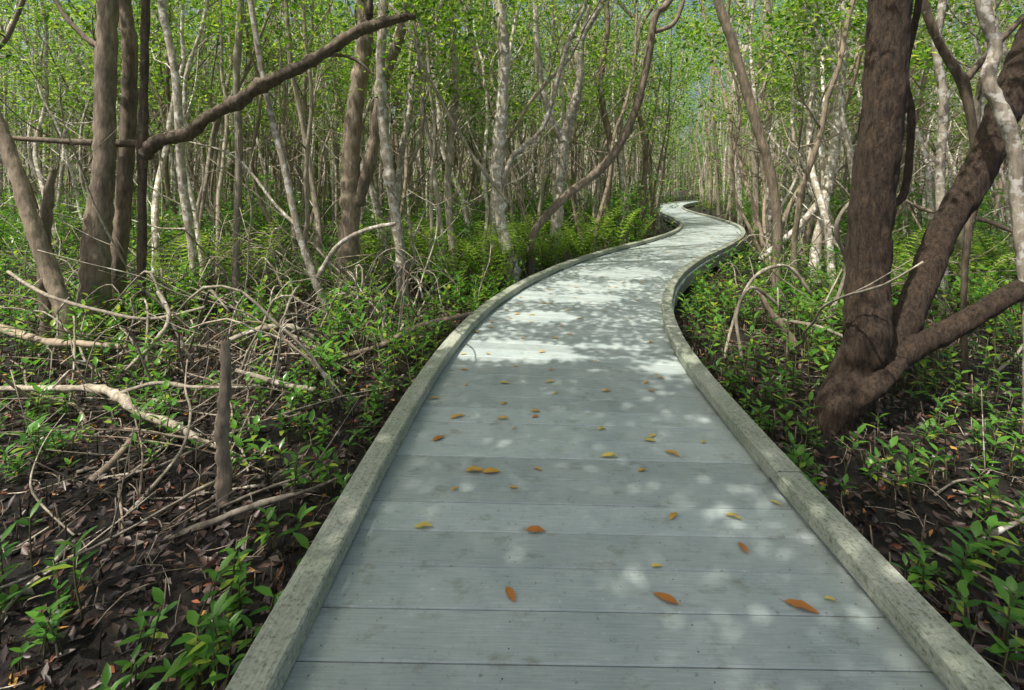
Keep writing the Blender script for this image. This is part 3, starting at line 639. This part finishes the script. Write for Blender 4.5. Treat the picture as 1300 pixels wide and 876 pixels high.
def cull(p):
    t = p[:, 2]/S.z; qx = p[:, 0]-S.x*t; qy = p[:, 1]-S.y*t; k = np.ones(len(p), bool)
    for (a, b, rx, ry) in SUN_GAPS: k &= (((qx-a)/rx)**2+((qy-b)/ry)**2) > 1
    return k
ST = [(-5.2, -.3, 2.8), (-3.6, -3.2, 2.8), (-.9, -4.6, 2.6), (2.2, -2.9, 2.6), (5.0, .6, 1.8), (-4.6, 1.0, 2.4), (-3.2, -1.3, 2.4)]
boughs = [[] for _ in ST]; rr = random.Random(557)
for q in range(990):     # boughs set up-sun of the planks so their shade falls there
    if q < 650: qx = rr.uniform(-1.2, 2.3); qy = rr.uniform(-.4, 3.9); z = rr.uniform(5.8, 8.5)
    elif q < 850: qx = rr.uniform(-1.0, 2.4); qy = rr.uniform(3.6, 6.2); z = rr.uniform(4.8, 6.0)
    else: qx = rr.uniform(-.3, 3.4); qy = rr.uniform(6, 9); z = rr.uniform(5.2, 6.4)
    c = Vector((qx+S.x/S.z*z, qy+S.y/S.z*z, z))
    j = min(range(len(ST)), key=lambda i: (ST[i][0]-c.x)**2+(ST[i][1]-c.y)**2); boughs[j].append(c-Vector((ST[j][0], ST[j][1], GZ)))
for i, (x, y, R) in enumerate(ST):
    rr = random.Random(70+i); e = bpy.data.objects.new("mangrove_tree", None); COL.objects.link(e); e.location = (x, y, GZ)
    mb = MB(); top = Vector((rr.gauss(0, .3), rr.gauss(0, .3), 8.0)); P, _ = tube(mb, [Vector((0, 0, -.15)), Vector((.1, 0, 3)), Vector((-.05, .1, 6)), top], [.13, .11, .08, .04], seg=10, sub=5)
    cs = list(boughs[i])
    for q in range(26):
        a = rr.uniform(0, 6.28); rad = R*math.sqrt(rr.random()); cs.append(Vector((rad*math.cos(a), rad*math.sin(a), rr.uniform(6.5, 10))))
    for q in range(0, len(cs), 6):
        c = cs[q]; s = P[rr.randint(len(P)//2, len(P)-1)]; m_ = s.lerp(c, .5)+Vector((0, 0, .3))
        chk = np.array([tuple(s.lerp(m_, t/4)) for t in range(5)]+[tuple(m_.lerp(c, t/4)) for t in range(5)])+np.array([x, y, GZ])
        if not cull(chk).all(): continue
        tube(mb, [s, m_, c], [.03, .02, .006], seg=5, sub=2)
    C = np.array([tuple(c) for c in cs])+np.array([x, y, GZ]); lv, lf = cluster_leaves(C, 32, .32, .115, .055, 90+i, cull=cull)
    obj("trunk", mb.mesh("trunk", [M_grey]), e); obj("crown", np_mesh("crown", lv-np.array([x, y, GZ]), lf, [M_leaf]), e)
    tag(e, "unseen grey mangrove tree added to shade the boardwalk planks", "tree", "mangrove trees beside the boardwalk")

# ---------------------------------------------------------------- far woodland
mb = MB(); rr = random.Random(77)
for i in range(2500):
    y = math.sqrt(rr.uniform(19**2, 75**2)); x = rr.uniform(-1.15, 1.2)*y
    if path_dist(x, y) < 1.8: continue
    H = rr.uniform(9, 15); r0 = rr.uniform(.045, .11); lx = rr.gauss(0, .5); pts = [Vector((x, y, GZ-.1)), Vector((x+lx*.5+rr.gauss(0, .15), y, H*.25)), Vector((x+lx*.7+rr.gauss(0, .2), y, H*.5)), Vector((x+lx+rr.gauss(0, .2), y, H*.75)), Vector((x+lx*1.3, y, H))]
    tube(mb, pts, [r0, r0*.85, r0*.7, r0*.5, .02], seg=5, sub=2, wob=.1, mat=(0, 0, 1, 3, 3)[rr.randrange(5)])
C = []; C2 = []
for i in range(5600):
    y = math.sqrt(rr.uniform(19**2, 60**2)); x = rr.uniform(-1.15, 1.2)*y
    z = rr.uniform(3.5, min(20, .42*y+3)) if rr.random() < .66 else rr.uniform(-.2, 3.0)
    if z < 3.2 and path_dist(x, y) < 1.9: continue
    if y < 30 and z > 3.2 and path_dist(x, y) < .8: continue
    C.append((x, y, z))
for i in range(8600):
    y = math.sqrt(rr.uniform(50**2, 110**2)); x = rr.uniform(-1.1, 1.15)*y if i < 6200 else rr.uniform(.1, .6)*y
    z = rr.uniform(-.3, min(.42*y+2, 32))
    if z < 3.0 and path_dist(x, y) < 2.2: continue
    C2.append((x, y, z))
lv, lf = cluster_leaves(np.array(C), 28, .42, .19, .09, 55)
lv2, lf2 = cluster_leaves(np.array(C2), 22, .85, .36, .18, 56)
lf = np.concatenate([lf, lf2+len(lv)]); lv = np.concatenate([lv, lv2])
o = obj("far_woodland", mb.mesh_with("far_woodland", lv, lf, 2, [M_grey, M_brown, M_leaf, M_pale, M_limb])); tag(o, "dense distant mangrove woodland of thin trunks and leaves", "woodland", kind="stuff")
